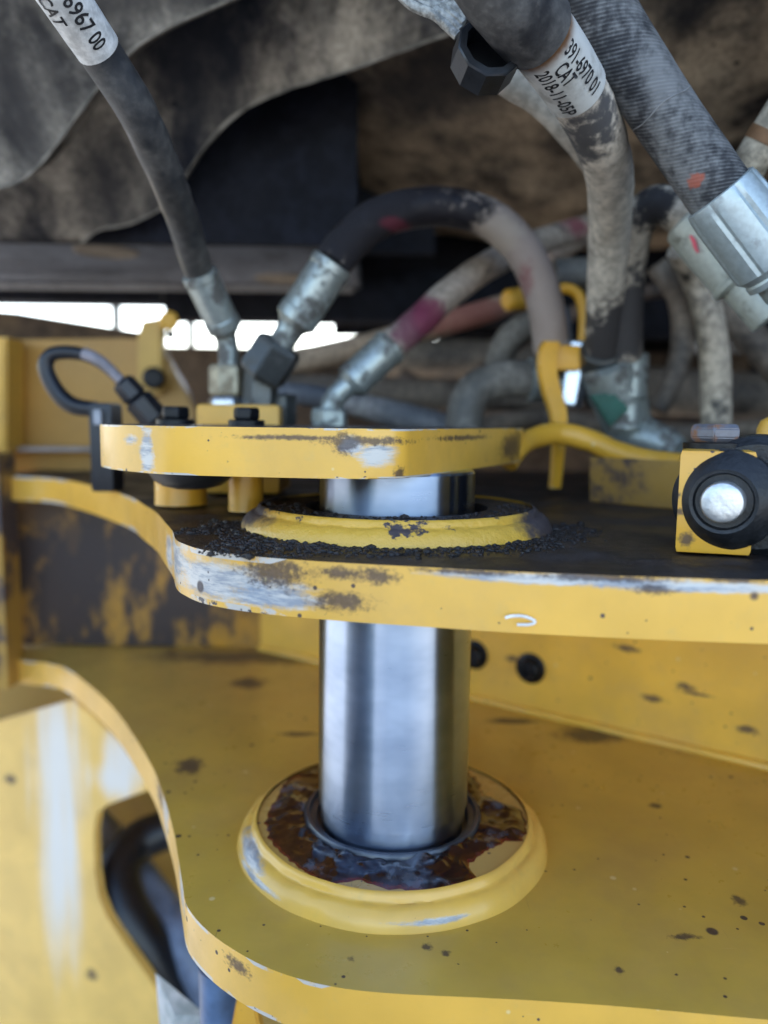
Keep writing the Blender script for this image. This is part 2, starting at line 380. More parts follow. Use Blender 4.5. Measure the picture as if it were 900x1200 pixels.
# bosses with weld beads
def boss(z, name, mats, weldmat, S=1.0):
    H = 1 if S == 1 else .8
    b = finish(name, lathe_bm((0, 0, z-.002), (0, 0, z+1), [(0, .0955*S), (.0165*H, .0955*S), (.018*H, .0940*S), (.018*H, .061), (.006, .0595)], 96), frame, mats, 30)
    bm = bmesh.new(); seg, R = 180, []
    prof = [((.0945+(r-.0945)*.82)*S, h*H+(.0004 if H == 1 else -.0001)) for r, h in [(.0945, .0176), (.0962, .0173), (.0978, .0156), (.0984, .0132), (.0992, .0121), (.1012, .0119), (.1050, .0104), (.1084, .0068), (.1104, .0026), (.1112, -.001)]]
    for i in range(seg):
        a = 2*math.pi*i/seg; ring = []
        for j, (r, h) in enumerate(prof):
            f = math.sin(math.pi*j/(len(prof)-1))
            rip = .00025*math.sin(i*.9+j*.6)+.0005*mn.noise(Vector((math.cos(a)*6, math.sin(a)*6, j*.5+z*9)))+.0005*mn.noise(Vector((math.cos(a)*25, math.sin(a)*25, j*.8+z*9)))
            rr = r+f*rip*.8+.0006*mn.noise(Vector((math.cos(a)*3, math.sin(a)*3, 4+z)))
            ring.append(bm.verts.new((rr*math.cos(a), rr*math.sin(a), z+h+f*rip)))
        R.append(ring)
    for i in range(seg):
        for j in range(len(prof)-1): bm.faces.new((R[i][j], R[(i+1) % seg][j], R[(i+1) % seg][j+1], R[i][j+1]))
    o = finish('weld_bead', bm, b, weldmat, 60)
    return b
Y_WELD = yellow('weld_yellow', (.78, .46, .08), rough=.28, specks=False, pale=[((-.092, -.05, .010), (.010, .04, .004)), ((.03, -.103, .0055), (.03, .006, .0016)), ((-.085, -.06, .004), (.02, .03, .002))])
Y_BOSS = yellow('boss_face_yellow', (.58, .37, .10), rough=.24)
boss(0, 'lower_boss', [Y_BOSS], Y_WELD)
k = M('greasy_weld'); n1 = k.noise(38, 6, .65, k.scale(k.pos, (1, 1, 1.5))); n2 = k.noise(200, 4)
dm = k.mx(k.step(n1, .585, .63), k.spot(tuple(onz(330, 632, ZM1+.01)), (.03, .03, .008), n2, .5, .3), k.spot((.095, -.03, ZM1+.008), (.03, .05, .012), n1, .8, .3), k.spot((-.09, .0, ZM1+.01), (.03, .06, .01), n1, .8, .3))
k.P(Base_Color=k.mix(dm, (.70, .40, .055), k.mix(n2, (.025, .018, .02), (.10, .075, .075))), Roughness=k.mixf(dm, .35, .75)); k.bump(k.math('ADD', n2, n1), .5, .002)
boss(ZM1, 'middle_boss', [DIRT_TOP], k.m, .955)

# side panel below the lower plate, on the left, with its cut-out
PA, PB = Vector((-.15, .30, 0)), Vector((-.45, .41, 0))
_pd = (PB-PA).normalized(); _pn = Vector((-_pd.y, _pd.x, 0));  _pn = _pn if _pn.dot(CAM-PA) > 0 else -_pn
def pp(px, py): return onplane(px, py, PA, _pn)
outer = [(-40, 857), (0, 845), (45, 832), (86, 820), (110, 838), (140, 870), (165, 905), (176, 926), (150, 934), (124, 942), (112, 952), (110, 975), (111, 1020), (114, 1050), (124, 1075), (145, 1105), (170, 1140), (184, 1160), (190, 1180), (192, 1230), (192, 1300), (-40, 1300)]
Y_PAN = yellow('side_panel_yellow', (.84, .53, .13), rough=.4, specks=False, smear=True, spots=[(tuple(pp(12, 913)), (.008, .02, .007), 60), (tuple(pp(108, 1142)), (.007, .02, .007), 60)],
    pale=[(tuple(pp(68, 890)), (.03, .05, .10)), (tuple(pp(72, 1010)), (.025, .05, .12)), (tuple(pp(148, 890)), (.03, .05, .03)), (tuple(pp(135, 915)), (.028, .05, .02))])
finish('side_panel', slab_bm([pp(*a) for a in outer], -_pn, .012, .002), frame, Y_PAN)
# web plate far under the lower plate
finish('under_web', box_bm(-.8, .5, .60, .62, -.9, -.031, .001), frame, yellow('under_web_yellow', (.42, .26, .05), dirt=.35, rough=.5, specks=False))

# rail on the middle plate behind the cap: bent bar running into a flat side plate
Y_RAIL = yellow('rail_yellow', (.66, .34, .03), rough=.42, dirt=.28, dirt_scale=22)
rl = Path([(596, 545, .13, .0075), (606, 527, .14, .0085), (625, 514, .16, .0092), (655, 508, .175, .010), (690, 516, .17, .010), (725, 531, .155, .010), (765, 541, .135, .010), (800, 545, .115, .010)], 8)
rail = finish('guard_rail', tube_bm(rl, 16, .0006, 90), frame, Y_RAIL)
q = [ony(690, 548, .16), ony(800, 548, .10), ony(800, 617, .10), ony(690, 612, .16)]
q = [Vector((a.x, a.y, z)) for a, z in zip(q, (.262, .262, .2225, .2225))]
finish('rail_plate', slab_bm(q, (.3, 1, 0), .012, .0015), frame, yellow('rail_plate_yellow', (.36, .19, .025), dirt=.5, dirt_scale=25, rough=.5))
# white hooked scratch on the plate's edge
hk = [(592, 724), (600, 722), (612, 722), (622, 725), (627, 729), (620, 732), (606, 732)]
pth = Path([(*ony(a, b, -.1668-(a-590)*.00003), .0007) for a, b in hk], 6, px=False)
tag(finish('paint_mark', tube_bm(pth, 8), frame, plain('white_paint', (.8, .8, .78), .5)), 'white hook-shaped paint mark')

# ================================================================= HINGE PIN
pin = thing('hinge_pin', (0, 0, -.02), 'thick polished steel pin standing through both yellow plates', 'pin')
k = M('polished_steel_sky_tint'); v = k.scale(k.pos, (3, 3, 60)); n1 = k.noise(3, 5, .6, v); n2 = k.noise(14, 3, .6, k.scale(k.pos, (1.2, 1.2, 2.2))); n3 = k.noise(40, 4, .6, k.scale(k.pos, (1, 1, 12)))
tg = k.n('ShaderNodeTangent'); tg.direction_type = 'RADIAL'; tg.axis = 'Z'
k.P(Base_Color=k.mix(k.step(n2, .35, .7), (.30, .37, .50), (.42, .50, .64)), Metallic=1.0, Roughness=k.math('ADD', .24, k.math('ADD', k.math('MULTIPLY', k.step(n2, .3, .7), .03), k.math('MULTIPLY', n3, .08))), Anisotropic=.95, Anisotropic_Rotation=.25)  # blue of the reflected sky put partly into the steel's base colour
k.l(tg.outputs[0], k.b.inputs['Tangent']); k.bump(k.math('ADD', n1, k.math('MULTIPLY', k.noise(500, 2, .5, k.scale(k.pos, (.05, .05, 6))), .4)), .06, .0003)
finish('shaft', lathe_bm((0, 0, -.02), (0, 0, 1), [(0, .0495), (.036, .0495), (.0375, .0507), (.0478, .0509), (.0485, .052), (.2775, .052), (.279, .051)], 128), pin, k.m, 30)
k = M('dark_seal'); n1 = k.noise(70, 5); k.P(Base_Color=k.mix(n1, (.03, .035, .045), (.12, .13, .15)), Roughness=.3, Metallic=.5); k.bump(n1, .2, .001)
finish('seal_ring', lathe_bm((0, 0, .006), (0, 0, 1), [(0, .0620), (.0125, .0620), (.0143, .0608), (.0143, .0585), (.0115, .0572), (.0105, .0535), (.004, .0525)], 96), pin, k.m, 40)

# grease on the lower boss
oz = .0162
gp = [(350, 903), (325, 935), (312, 960), (322, 992), (345, 1012), (382, 1036), (420, 1031), (452, 1041), (498, 1043), (520, 1056), (556, 1047), (563, 1032), (548, 1016), (562, 1001), (592, 986), (613, 985), (617, 964), (606, 945), (585, 941), (566, 930), (556, 912), (520, 890), (460, 880), (400, 885)]
pol = sorted((math.atan2(p.y, p.x), math.hypot(p.x, p.y)) for p in (onz(a, b, oz) for a, b in gp))
def outR(a):
    n = len(pol)
    for i in range(n):
        a0, r0 = pol[i]; a1, r1 = pol[(i+1) % n]
        if i == n-1: a1 += 2*math.pi
        aa = a if a >= a0 else a+2*math.pi
        if a0 <= aa <= a1: return r0+(r1-r0)*(aa-a0)/(a1-a0)
    return pol[-1][1]
bm = bmesh.new(); seg, nr, R = 300, 22, []
hl = bm.verts.layers.float.new('thick')
for i in range(seg):
    a = -math.pi+2*math.pi*(i+.5)/seg
    ro = min(.0938, outR(a)+.0022*mn.noise(Vector((math.cos(a)*14, math.sin(a)*14, 0)))+.0012*mn.noise(Vector((math.cos(a)*40, math.sin(a)*40, 3))))
    ring = []
    for j in range(nr+1):
        t = j/nr; r = .0623+(ro-.0623)*t; x, y = r*math.cos(a), r*math.sin(a)
        nz = mn.fractal(Vector((x*60, y*60, 2.2)), 1, 2, 3)
        h = max(0, (1-t**2.6))*(.0012+.0046*max(0, nz+.25)); h += .00025
        v = bm.verts.new((x, y, .0158+h)); v[hl] = h*1000; ring.append(v)
    R.append(ring)
for i in range(seg):
    for j in range(nr): bm.faces.new((R[i][j], R[(i+1) % seg][j], R[(i+1) % seg][j+1], R[i][j+1]))
k = M('wet_grease'); at = k.n('ShaderNodeAttribute'); at.attribute_name = 'thick'; n1 = k.noise(160, 5, .65); n2 = k.noise(45, 4)
th = k.math('ADD', at.outputs['Fac'], k.math('MULTIPLY', k.math('SUBTRACT', n1, .5), 1.6))
c = k.mix(k.step(th, .3, 1.1), (.13, .018, .012), (.010, .004, .007)); c = k.mix(k.step(n2, .55, .68, 0, .7), c, (.10, .115, .14))  # blue-grey sheen of the wet grease put into the colour as patches
k.P(Base_Color=c, Roughness=k.step(n2, .35, .65, .10, .28), Coat_Weight=.6, Coat_Roughness=.06); k.bump(n1, .3, .001)
tag(finish('wet_grease', bm, None, k.m, 80), 'dark red-black grease smeared round the foot of the steel pin', 'grease', kind='stuff')

# lumps of caked grease on the middle plate
bm = bmesh.new(); rnd = random.Random(3)
for i in range(3600):
    if i < 2700:
        a = rnd.uniform(-math.pi*1.02, .1); r = rnd.gauss(.114, .010)
        if r < .102: r = .102+rnd.random()*.008
        if i % 9 == 0: r = rnd.uniform(.064, .09)
    else: a = rnd.uniform(-2.9, -1.9); r = rnd.uniform(.12, .165)
    x, y = r*math.cos(a), r*math.sin(a)
    s = min(.0028, .0007*math.exp(rnd.gauss(0, .5)))*(1.4 if rnd.random() < .1 else 1)
    if y < -.140+x*-.05 or (x < -.105 and y < -.06) or x < -.135: continue
    mt = Matrix.Translation((x, y, ZM1+s*.15+(.0126 if r < .095 else 0))) @ Matrix.Rotation(rnd.random()*6, 4, 'Z') @ Matrix.Diagonal((s*rnd.uniform(.8, 1.6), s, s*rnd.uniform(.4, .8), 1))
    bmesh.ops.create_icosphere(bm, subdivisions=1, radius=1, matrix=mt)
for v in bm.verts: v.co += Vector((mn.noise(v.co*700), mn.noise(v.co*700+Vector((9, 0, 0))), 0))*.0006
tag(finish('caked_grease', bm, None, DIRT_TOP, 180), 'crumbly black caked grease on the middle plate round its boss', 'grease', kind='stuff')

# ================================================================= CAP PLATE over the pin
cap = thing('cap_plate', (0, 0, ZU0), 'thick yellow cap plate across the top of the steel pin', 'plate')
CO = [(-.205, .02), (-.197, -.004), (-.182, -.030), (-.162, -.052), (-.134, -.074), (-.100, -.083), (-.070, -.088), (-.040, -.0915), (-.012, -.090), (0.002, -.084), (.010, -.070), (.044, .000), (.078, .07), (.104, .125), (.095, .15), (-.05, .19), (-.15, .15), (-.195, .07)]
CO = cr(CO[:9], 5)[:-1]+[(-.006, -.088), (.002, -.083), (.0055, -.077)]+CO[11:14]+cr(CO[13:], 4)[1:]
Y_CAP = yellow('cap_plate_yellow', rough=.3,
    spots=[(edgept(430, 517, -.088), (.024, .02, .0022), 150), (edgept(345, 513, -.09), (.03, .02, .0013), 160), (edgept(405, 520, -.09), (.006, .02, .005), 120), (edgept(600, 523, .1), (.015, .04, .011), 60), (edgept(540, 513, .0), (.05, .04, .0016), 160), (edgept(468, 556, -.083), (.003, .01, .004), 150), (edgept(129, 527, -.0), (.002, .01, .0018), 150)],
    pale=[(edgept(175, 530, -.06), (.0045, .02, .014)), (edgept(440, 535, -.09), (.010, .02, .006)), (edgept(412, 522, -.09), (.006, .02, .0042)), (edgept(160, 514, -.045), (.006, .02, .003))])  # pale patches include the left facet's highlight and a lighter front facet, painted in
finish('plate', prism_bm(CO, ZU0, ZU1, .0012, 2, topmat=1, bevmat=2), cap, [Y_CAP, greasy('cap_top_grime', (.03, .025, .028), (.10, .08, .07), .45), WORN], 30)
def bolt_up(px, Y, zb, af, h, parent, mat, washer=True, name='bolt'):
    x = ony(px, 500, Y).x; c = Vector((x, Y, zb))
    b = hexnut(name, c+Vector((0, 0, .004 if washer else 0)), c+Vector((0, 0, .004+h)), af, parent, mat, rot=.2)
    if washer: lathe('washer', c, c+Vector((0, 0, 1)), [(0, af*.68), (.0035, af*.68), (.0042, af*.64)], b, mat)
    return b
bolt_up(206, .09, ZU1, .022, .010, cap, BLK)
bolt_up(289, .04, ZU1, .019, .009, cap, BLK)
YS = yellow('spacer_yellow', (.70, .36, .03), rough=.4)
for px, Y, r in ((288, .05, .0127), (212, .09, .020)):
    x = ony(px, 575, Y).x
    lathe('spacer', (x, Y, ZM1+.002), (x, Y, 1), [(0, r*1.02), (.002, r), (ZU0-ZM1-.004, r)], cap, YS)
x = ony(225, 560, .02).x
lathe('rubber_bush', (x, .02, ZU0-.016), (x, .02, 1), [(0, .012), (.002, .020), (.006, .026), (.012, .030), (.0155, .030)], cap, plain('bush_rubber', (.02, .021, .024), .5))

# ================================================================= PORT BLOCK and hose fittings behind the cap
MET = metalmat('zinc_ferrule', (.40, .44, .42), .42, .7, .5, (.10, .095, .085))
METD = metalmat('dark_fitting', (.10, .105, .105), .38, .75, .4, (.07, .07, .065))
METB = metalmat('bright_nut', (.55, .62, .72), .28, .9, .2)
METT = metalmat('dusty_nut', (.42, .38, .28), .5, .6, .5, (.25, .20, .13))
blk = thing('port_block', (-.13, .2, .27), 'yellow port block with hose fittings behind the cap plate', 'manifold')
a, b = ony(240, 500, .2), ony(332, 500, .2)
finish('block', box_bm(a.x, b.x, .17, .25, .225, .3045, .004), blk, YS)

def ferrule(path_end, direction, L, r, parent, mat, crimp=True):
    """crimped sleeve from path_end along direction"""
    p0 = Vector(path_end); p1 = p0+Vector(direction).normalized()
    pr = [(0, r*.98), (L*.02, r*1.08), (L*.12, r*1.09)]
    n = 5
    if crimp:
        pr += [(L*(.14), r*1.04), (L*.74, r*1.04)]
    pr += [(L*.76, r*1.09), (L*.9, r*1.07), (L*.93, r*.95), (L, r*.7)]
    return lathe('ferrule', p0, p1, pr, parent, mat, seg=16)

def hose(name, label, pts, mat, group=None, bump=.0006, bs=70, n=10, seg=24, part='rubber_hose'):
    P = Path(pts, n); i = len(P.p)-1
    t = thing(name, P.p[i], label, 'hose', group)
    finish(part, tube_bm(P, seg, bump, bs), t, mat)
    return t, P

def lettering(path, parent, text, Lc, off, size, mat, flip=1, xs=1.0, name='lettering'):
    cu = bpy.data.curves.new('t', 'FONT'); cu.body = text; cu.size = size; cu.align_x = 'CENTER'; cu.align_y = 'CENTER'; cu.resolution_u = 3; cu.offset = size*.018
    ob = bpy.data.objects.new('t', cu); COL.objects.link(ob)
    dg = bpy.context.evaluated_depsgraph_get(); me = bpy.data.meshes.new_from_object(ob.evaluated_get(dg))
    bpy.data.objects.remove(ob)
    bm = bmesh.new(); bm.from_mesh(me)
    bmesh.ops.triangulate(bm, faces=bm.faces)
    bmesh.ops.subdivide_edges(bm, edges=[e for e in bm.edges if e.calc_length() > size*.2], cuts=2)
    p, tt, nn, bb, r = path.at(Lc); fa = path.face(Lc)
    # direction of rising angle as seen: +1 when the binormal side lies to the right of travel for the viewer
    up = ((-math.sin(fa))*nn+math.cos(fa)*bb); toCam = (CAM-p).normalized()
    sgn = 1 if toCam.cross(tt).dot(up) > 0 else -1    # text up = toCam x travel
    for v in bm.verts:
        x, y = v.co.x*xs*flip, (v.co.y)*flip
        v.co = path.surf(Lc+x, fa+sgn*(y+off)/r, r, .0012)
    me2 = bpy.data.meshes.new(name); bm.to_mesh(me2); bm.free()
    return link(name, me2, parent, mat)
INK = plain('black_ink', (.015, .015, .018), .6)

# hose A (left, with label)
HA = hosemat('left_hose_rubber', (.03, .032, .037), (.11, .105, .10), .42, 20, soft=.2, rough=.5)
t, P = hose('hydraulic_hose', 'dark hose at upper left dropping to a fitting, white printed label above', [(30, -70, -.09, .0127), (80, 5, -.06, .0127), (118, 62, -.03, .0127), (160, 130, 0, .0127), (192, 200, .05, .0127), (215, 260, .11, .0127), (234, 322, .17, .0127)], HA)
Lb = P.near(118, 52)
lw = finish('label_sleeve', tube_bm(P, 28, .0002, 90, .0008, 0, Lb), t, hosemat('label_white', (.30, .29, .28), (.66, .66, .65), .9, 40, soft=.12))
lettering(P, lw, '391-6967 00', P.near(74, -4), .0015, .0118, INK, xs=.8)
lettering(P, lw, 'CAT', P.near(56, -2), -.0105, .0105, INK, xs=.8)
d = (ony(268, 395, .2)-P.p[-1])
f = ferrule(P.p[-1]-P.t[-1]*.004, d, .060, .0148, t, MET)
pe = P.p[-1]+d.normalized()*.052
P2 = Path([(*pe, .0105), (*ony(264, 392, .2), .010), (*ony(268, 415, .2), .0095), (*ony(268, 440, .2), .0095)], 6, px=False)
tube('tube', P2, t, MET)
e = ony(266, 428, .2)
hexnut('nut', (e.x, .2, e.z-.028), e, .034, t, METT, rot=.5)
hexnut('nut', (e.x, .2, e.z-.042), (e.x, .2, e.z-.029), .036, t, METB, rot=.2)

# hose B (arch)
HB = hosemat('arch_hose_rubber', (.012, .011, .013), (.36, .29, .24), .5, 10, soft=.06,
    spots=[(tuple(ony(430, 265, .2)), (.105, .2, .07), (.014, .012, .015)), (tuple(ony(560, 252, .2)), (.018, .1, .014), (.016, .014, .017)), (tuple(ony(640, 330, .2)), (.05, .1, .08), (.34, .27, .23)), (tuple(ony(585, 270, .2)), (.022, .1, .016), (.38, .31, .25))],
    stains=[(tuple(ony(465, 262, .18)), (.012, .05, .005), (.11, .018, .03)), (tuple(ony(625, 335, .18)), (.010, .06, .03), (.24, .09, .09))])
t, P = hose('hydraulic_hose', 'arched hose, black on its left half and tan with dust on its right', [(388, 312, .17, .0175), (408, 285, .18, .0175), (440, 258, .19, .0175), (480, 245, .2, .0175), (525, 243, .21, .0175), (570, 255, .22, .0175), (605, 283, .23, .0175), (628, 322, .24, .0175), (642, 372, .25, .0175), (646, 410, .26, .0175)], HB)
d = ony(345, 378, .175)-P.p[0]
ferrule(P.p[0]-d.normalized()*(.004), d, .066, .0178, t, MET)
q = P.p[0]+d.normalized()*.056; q2 = ony(320, 418, .18)
tube('tube', Path([(*q, .0125), (*((q+q2)/2), .0115), (*q2, .0115)], 4, px=False), t, MET)
dd = (q2-q).normalized()
hexnut('nut', q2-dd*.014, q2+dd*.022, .045, t, METD, rot=.3)
q3 = ony(302, 448, .19)
hexnut('nut', (q3.x, .19, q3.z-.040), (q3.x+.004, .19, q3.z+.012), .032, t, METD, rot=.5)
hexnut('nut', (q3.x+.020, .205, q3.z-.040), (q3.x+.020, .205, q3.z-.010), .028, t, METD, rot=.1)

# hose C with purple stain
HC = hosemat('stained_hose_rubber', (.05, .04, .04), (.37, .30, .24), .72, 22, stains=[(tuple(ony(485, 385, .22)), (.022, .08, .026), (.12, .02, .05)), (tuple(ony(500, 368, .22)), (.016, .08, .018), (.17, .03, .06)), (tuple(ony(660, 275, .45)), (.02, .08, .014), (.22, .05, .07))])
t, P = hose('hydraulic_hose', 'dusty tan hose with a purple stain above its ferrule, under the arched hose', [(455, 408, .20, .0145), (490, 378, .22, .0145), (525, 345, .25, .0145), (565, 316, .29, .0145), (610, 292, .34, .0145), (655, 276, .4, .0145), (700, 264, .46, .0145)], HC)
d = ony(405, 455, .19)-P.p[0]
ferrule(P.p[0]-d.normalized()*.004, d, .056, .0160, t, MET)
q = P.p[0]+d.normalized()*.048
tube('tube', Path([(*q, .0105), (*ony(396, 462, .19), .010), (*ony(388, 478, .19), .010), (*ony(386, 500, .19), .010)], 5, px=False), t, MET)
e = ony(386, 478, .19); hexnut('nut', (e.x, .19, .27), e, .034, t, MET, rot=.6)

# D: reddish tan line behind
HD = hosemat('rusty_line', (.09, .045, .035), (.42, .30, .20), .8, 20, stains=[(tuple(ony(550, 368, .4)), (.05, .1, .03), (.36, .13, .10))])
hose('hydraulic_line', 'rusty tan line slanting behind the purple-stained hose', [(300, 432, .36, .014), (345, 424, .37, .014), (420, 408, .38, .014), (500, 385, .4, .014), (560, 368, .42, .014), (600, 355, .44, .014), (640, 342, .46, .014)], HD, n=6)
# yellow tipped elbow
t = thing('valve_stem', ony(600, 350, .34), 'short yellow capped stem beside the end of the arched hose', 'fitting')
p0, p1 = ony(592, 352, .34), ony(628, 349, .36)
lathe('cap', p0, p1, [(0, .008), (.003, .0115), (.012, .0125), (.028, .0125), (.030, .010), (.04, .010)], t, YS, seg=20)

# E: labelled hose
HE = hosemat('labelled_hose_rubber', (.04, .04, .042), (.56, .49, .40), .95, 12, soft=.22, spots=[(tuple(ony(682, 155, .02)), (.02, .05, .018), (.09, .085, .085)), (tuple(ony(700, 215, .07)), (.005, .03, .003), (.06, .055, .05)), (tuple(ony(716, 395, .2)), (.03, .05, .05), (.05, .045, .045))])
EP = [(545, -75, -.10, .0185), (598, 0, -.075, .0185), (640, 52, -.045, .0183), (675, 105, -.012, .0178), (704, 165, .03, .0172), (715, 215, .075, .0168), (714, 270, .125, .0166), (711, 330, .165, .0166), (708, 385, .20, .0166), (706, 425, .23, .0166)]
t, P = hose('hydraulic_hose', 'hose with printed white label, running down the right of centre past the yellow lever', EP, HE, n=14)
L0, L1 = P.near(624, 40), P.near(675, 103)
s = finish('outer_sleeve', tube_bm(P, 32, .0006, 60, .0032, 0, L0-.001), t, hosemat('outer_sleeve_rubber', (.025, .025, .028), (.12, .115, .11), .45, 30, soft=.2))
k = M('label_film'); n1 = k.noise(60, 5, .6); sep = k.n('ShaderNodeUVMap'); sx = k.n('ShaderNodeSeparateXYZ'); k.l(sep.outputs[0], sx.inputs[0])
rust = k.step(k.math('ADD', sx.outputs[1], k.math('MULTIPLY', k.math('SUBTRACT', n1, .5), .012)), L0+.011, L0+.002)
c = k.mix(k.step(n1, .45, .72), (.60, .60, .57), (.36, .35, .32)); c = k.mix(rust, c, (.16, .075, .03))
k.P(Base_Color=c, Roughness=.5); k.bump(n1, .2, .001)
lw = finish('label_sleeve', tube_bm(P, 36, .0002, 90, .0009, L0-.002, L1), t, k.m)
Lm = (L0+L1)/2
lettering(P, lw, '391-6970 01', Lm+.001, .0084, .0116, INK, xs=.72)
lettering(P, lw, 'CAT', Lm-.007, -.0012, .0116, INK, xs=.72)
lettering(P, lw, '2018-11-05P', Lm+.003, -.0108, .0116, INK, xs=.72)
# lower dark cuff and ferrule
lathe('ferrule', P.p[-1]-P.t[-1]*.02, P.p[-1]+P.t[-1]*.04, [(0, .0195), (.002, .021), (.012, .022), (.05, .022), (.056, .018), (.07, .0165)], t, METD, seg=24)

hose('hydraulic_line', 'pale dusty pipe running from the black clamp behind the labelled hose', [(545, 40, .06, .0125), (590, 86, .07, .0125), (630, 112, .08, .0125), (665, 145, .09, .0125), (700, 190, .12, .0125)], hosemat('pale_pipe', (.10, .09, .08), (.50, .45, .38), .8, 20, soft=.2), n=6)
# clamp and braided cable at the top
t = thing('hose_clamp', ony(566, 55, -.03), 'black clamp with hexagonal rim beside the labelled hose at top', 'clamp')
p0, p1 = ony(548, 52, -.03), ony(590, 66, -.04)
c = ony(566, 74, -.045); ax = (ony(590, 20, -.07)-ony(562, 84, -.03)).normalized()
bm = lathe_bm(c-ax*.004, c+ax, [(0, .0175), (.001, .0190), (.017, .0190), (.018, .0182), (.0185, .0145), (.004, .0140)], 10)
finish('ring', bm, t, plain('clamp_black', (.016, .018, .022), .34, 0, 90, .3))
t = thing('braided_cable', ony(500, 0, -.02), 'frayed pale braided cables at top centre left of the clamp', 'cable')
BR = plain('braid_grey', (.34, .33, .30), .6, .2, 300, .5, .6)
for i in range(5):
    o = i*7
    tube('strand', Path([(440+o*1.2, -40, -.02+i*.004, .0032), (478+o, 2-o*.3, -.02+i*.004, .0032), (510+o*.8, 18-o*.5, -.022, .0032), (536+o*.5, 42-o, -.024, .0028)], 8), t, BR, bump=.0007, bs=400, seg=10)

# F: woven hose
k = M('woven_cover'); uvn = k.n('ShaderNodeUVMap'); mp = k.scale(uvn.outputs[0], (1, 1, 1))
sx = k.n('ShaderNodeSeparateXYZ'); k.l(mp, sx.inputs[0])
wv = k.math('SINE', k.math('ADD', k.math('MULTIPLY', sx.outputs[1], 2400), k.math('MULTIPLY', sx.outputs[0], 6.2831*26)))
wv2 = k.math('SINE', k.math('ADD', k.math('MULTIPLY', sx.outputs[1], -900), k.math('MULTIPLY', sx.outputs[0], 6.2831*34)))
n1 = k.noise(24, 5, .6); n2 = k.noise(150, 4)
dm = k.step(k.math('ADD', n1, k.math('MULTIPLY', k.math('SUBTRACT', n2, .5), .3)), .40, .62)
c = k.mix(dm, (.016, .016, .019), (.15, .15, .15)); c = k.mix(k.math('MULTIPLY', k.step(wv, -.2, .6), k.step(n2, .3, .7, .05, .40)), c, (.26, .26, .26))
rs = k.spot(tuple(ony(817, 208, -.02)), (.0042, .03, .0032), n2, 1.6, .4); c = k.mix(k.math('MULTIPLY', rs, .8), c, (.36, .09, .05))
k.P(Base_Color=c, Roughness=.78); k.bump(k.math('ADD', k.math('MULTIPLY', wv, .3), k.math('MULTIPLY', n2, .6)), .4, .0006)
t, P = hose('hydraulic_hose', 'thick woven-covered hose at upper right running into a crimped silver ferrule', [(630, -110, .0, 0.0207), (690, -10, .0, 0.0205), (735, 65, .0, 0.0203), (783, 140, 0, 0.0201), (840, 222, -.003, 0.0199), (860, 250, -.005, 0.0197)], k.m, bump=.0003, n=14, seg=40)
Lr = P.near(752, 146); 
tube('ridge', Path([(*P.surf(Lr+.001*math.sin(i*.9), P.face(Lr)+(i/12-.5)*2.6, None, .0001), .00045) for i in range(13)], 4, px=False), t, plain('ridge_grey', (.20, .20, .20), .8), seg=8)
p0 = P.at(P.near(842, 225))[0]; p1 = ony(905, 308, -.002); dd = (p1-p0).normalized(); L = (p1-p0).length+.02
k2 = metalmat('crimped_zinc', (.46, .53, .54), .42, .5, .3, (.30, .31, .30), 60)
bm = bmesh.new(); seg = 64; n = dd.orthogonal().normalized(); bb = dd.cross(n); R = []
for d, r, cr_ in [(0, .0218, 0), (.0006, .0228, .2), (.004, .0236, .7), (.012, .0242, 1), (L*.62, .0244, 1), (L*.72, .0242, .5), (L*.75, .0222, .1), (L*.78, .0205, 0), (L*.80, .0215, 0), (L*.85, .0215, 0), (L*.86, .017, 0), (L, .017, 0)]:
    ring = []
    for i in range(seg):
        a = 2*math.pi*i/seg; g = (abs(math.sin(a*4+.5)) < .23)*cr_*.0016
        ring.append(bm.verts.new(p0+dd*d+(n*math.cos(a)+bb*math.sin(a))*(r-g)))
    R.append(ring)
for i in range(len(R)-1):
    for j in range(seg): bm.faces.new((R[i][j], R[i][(j+1) % seg], R[i+1][(j+1) % seg], R[i+1][j]))
bm.faces.new(R[0][::-1]); bm.faces.new(R[-1])
finish('ferrule', bm, t, k2, 28)
q = p0+dd*L; 
lathe('tube', q-dd*.004, q+dd, [(0, .016), (.05, .016)], t, k2)

# G: hose behind, pale ferrule with pink mark
HG = hosemat('looped_hose_rubber', (.018, .016, .016), (.50, .43, .34), .72, 14, soft=.09, spots=[(tuple(ony(765, 242, .12)), (.013, .05, .016), (.03, .028, .03)), (tuple(ony(735, 380, .18)), (.03, .05, .05), (.06, .055, .055))])
t, P = hose('hydraulic_hose', 'dusty hose looping tightly under the woven hose, pink mark on its pale ferrule', [(735, 430, .22, .0148), (734, 370, .19, .0148), (738, 300, .16, .0148), (748, 258, .14, .0152), (772, 240, .125, .0156), (800, 252, .115, .016), (818, 272, .11, .016)], HG, n=10)
p0 = ony(806, 258, .112); p1 = ony(888, 352, .09); dd = (p1-p0).normalized(); L = (p1-p0).length
PG = metalmat('pale_ferrule', (.56, .60, .54), .5, .35, .35, (.24, .24, .20), 50)
f = lathe('ferrule', p0, p1, [(0, .0185), (.002, .0205), (.012, .021), (L*.70, .021), (L*.72, .0225), (L*.76, .0225), (L*.78, .017), (L*1.2, .017)], t, PG, seg=28)
cm = ony(812, 285, .088)
tag(tube('paint_mark', Path([(*ony(809, 276, .090), .001), (*ony(813, 283, .0895), .0016), (*ony(815, 290, .0895), .0014), (*ony(818, 296, .089), .001)], 5, px=False), f, plain('pink_paint', (.75, .12, .16), .6), seg=8), 'pink paint dash')
lathe('ferrule', P.p[0]+Vector((0, 0, .012)), P.p[0]-Vector((0, 0, 1)), [(0, .018), (.002, .0195), (.04, .0195), (.045, .016), (.07, .016)], t, MET, seg=24)

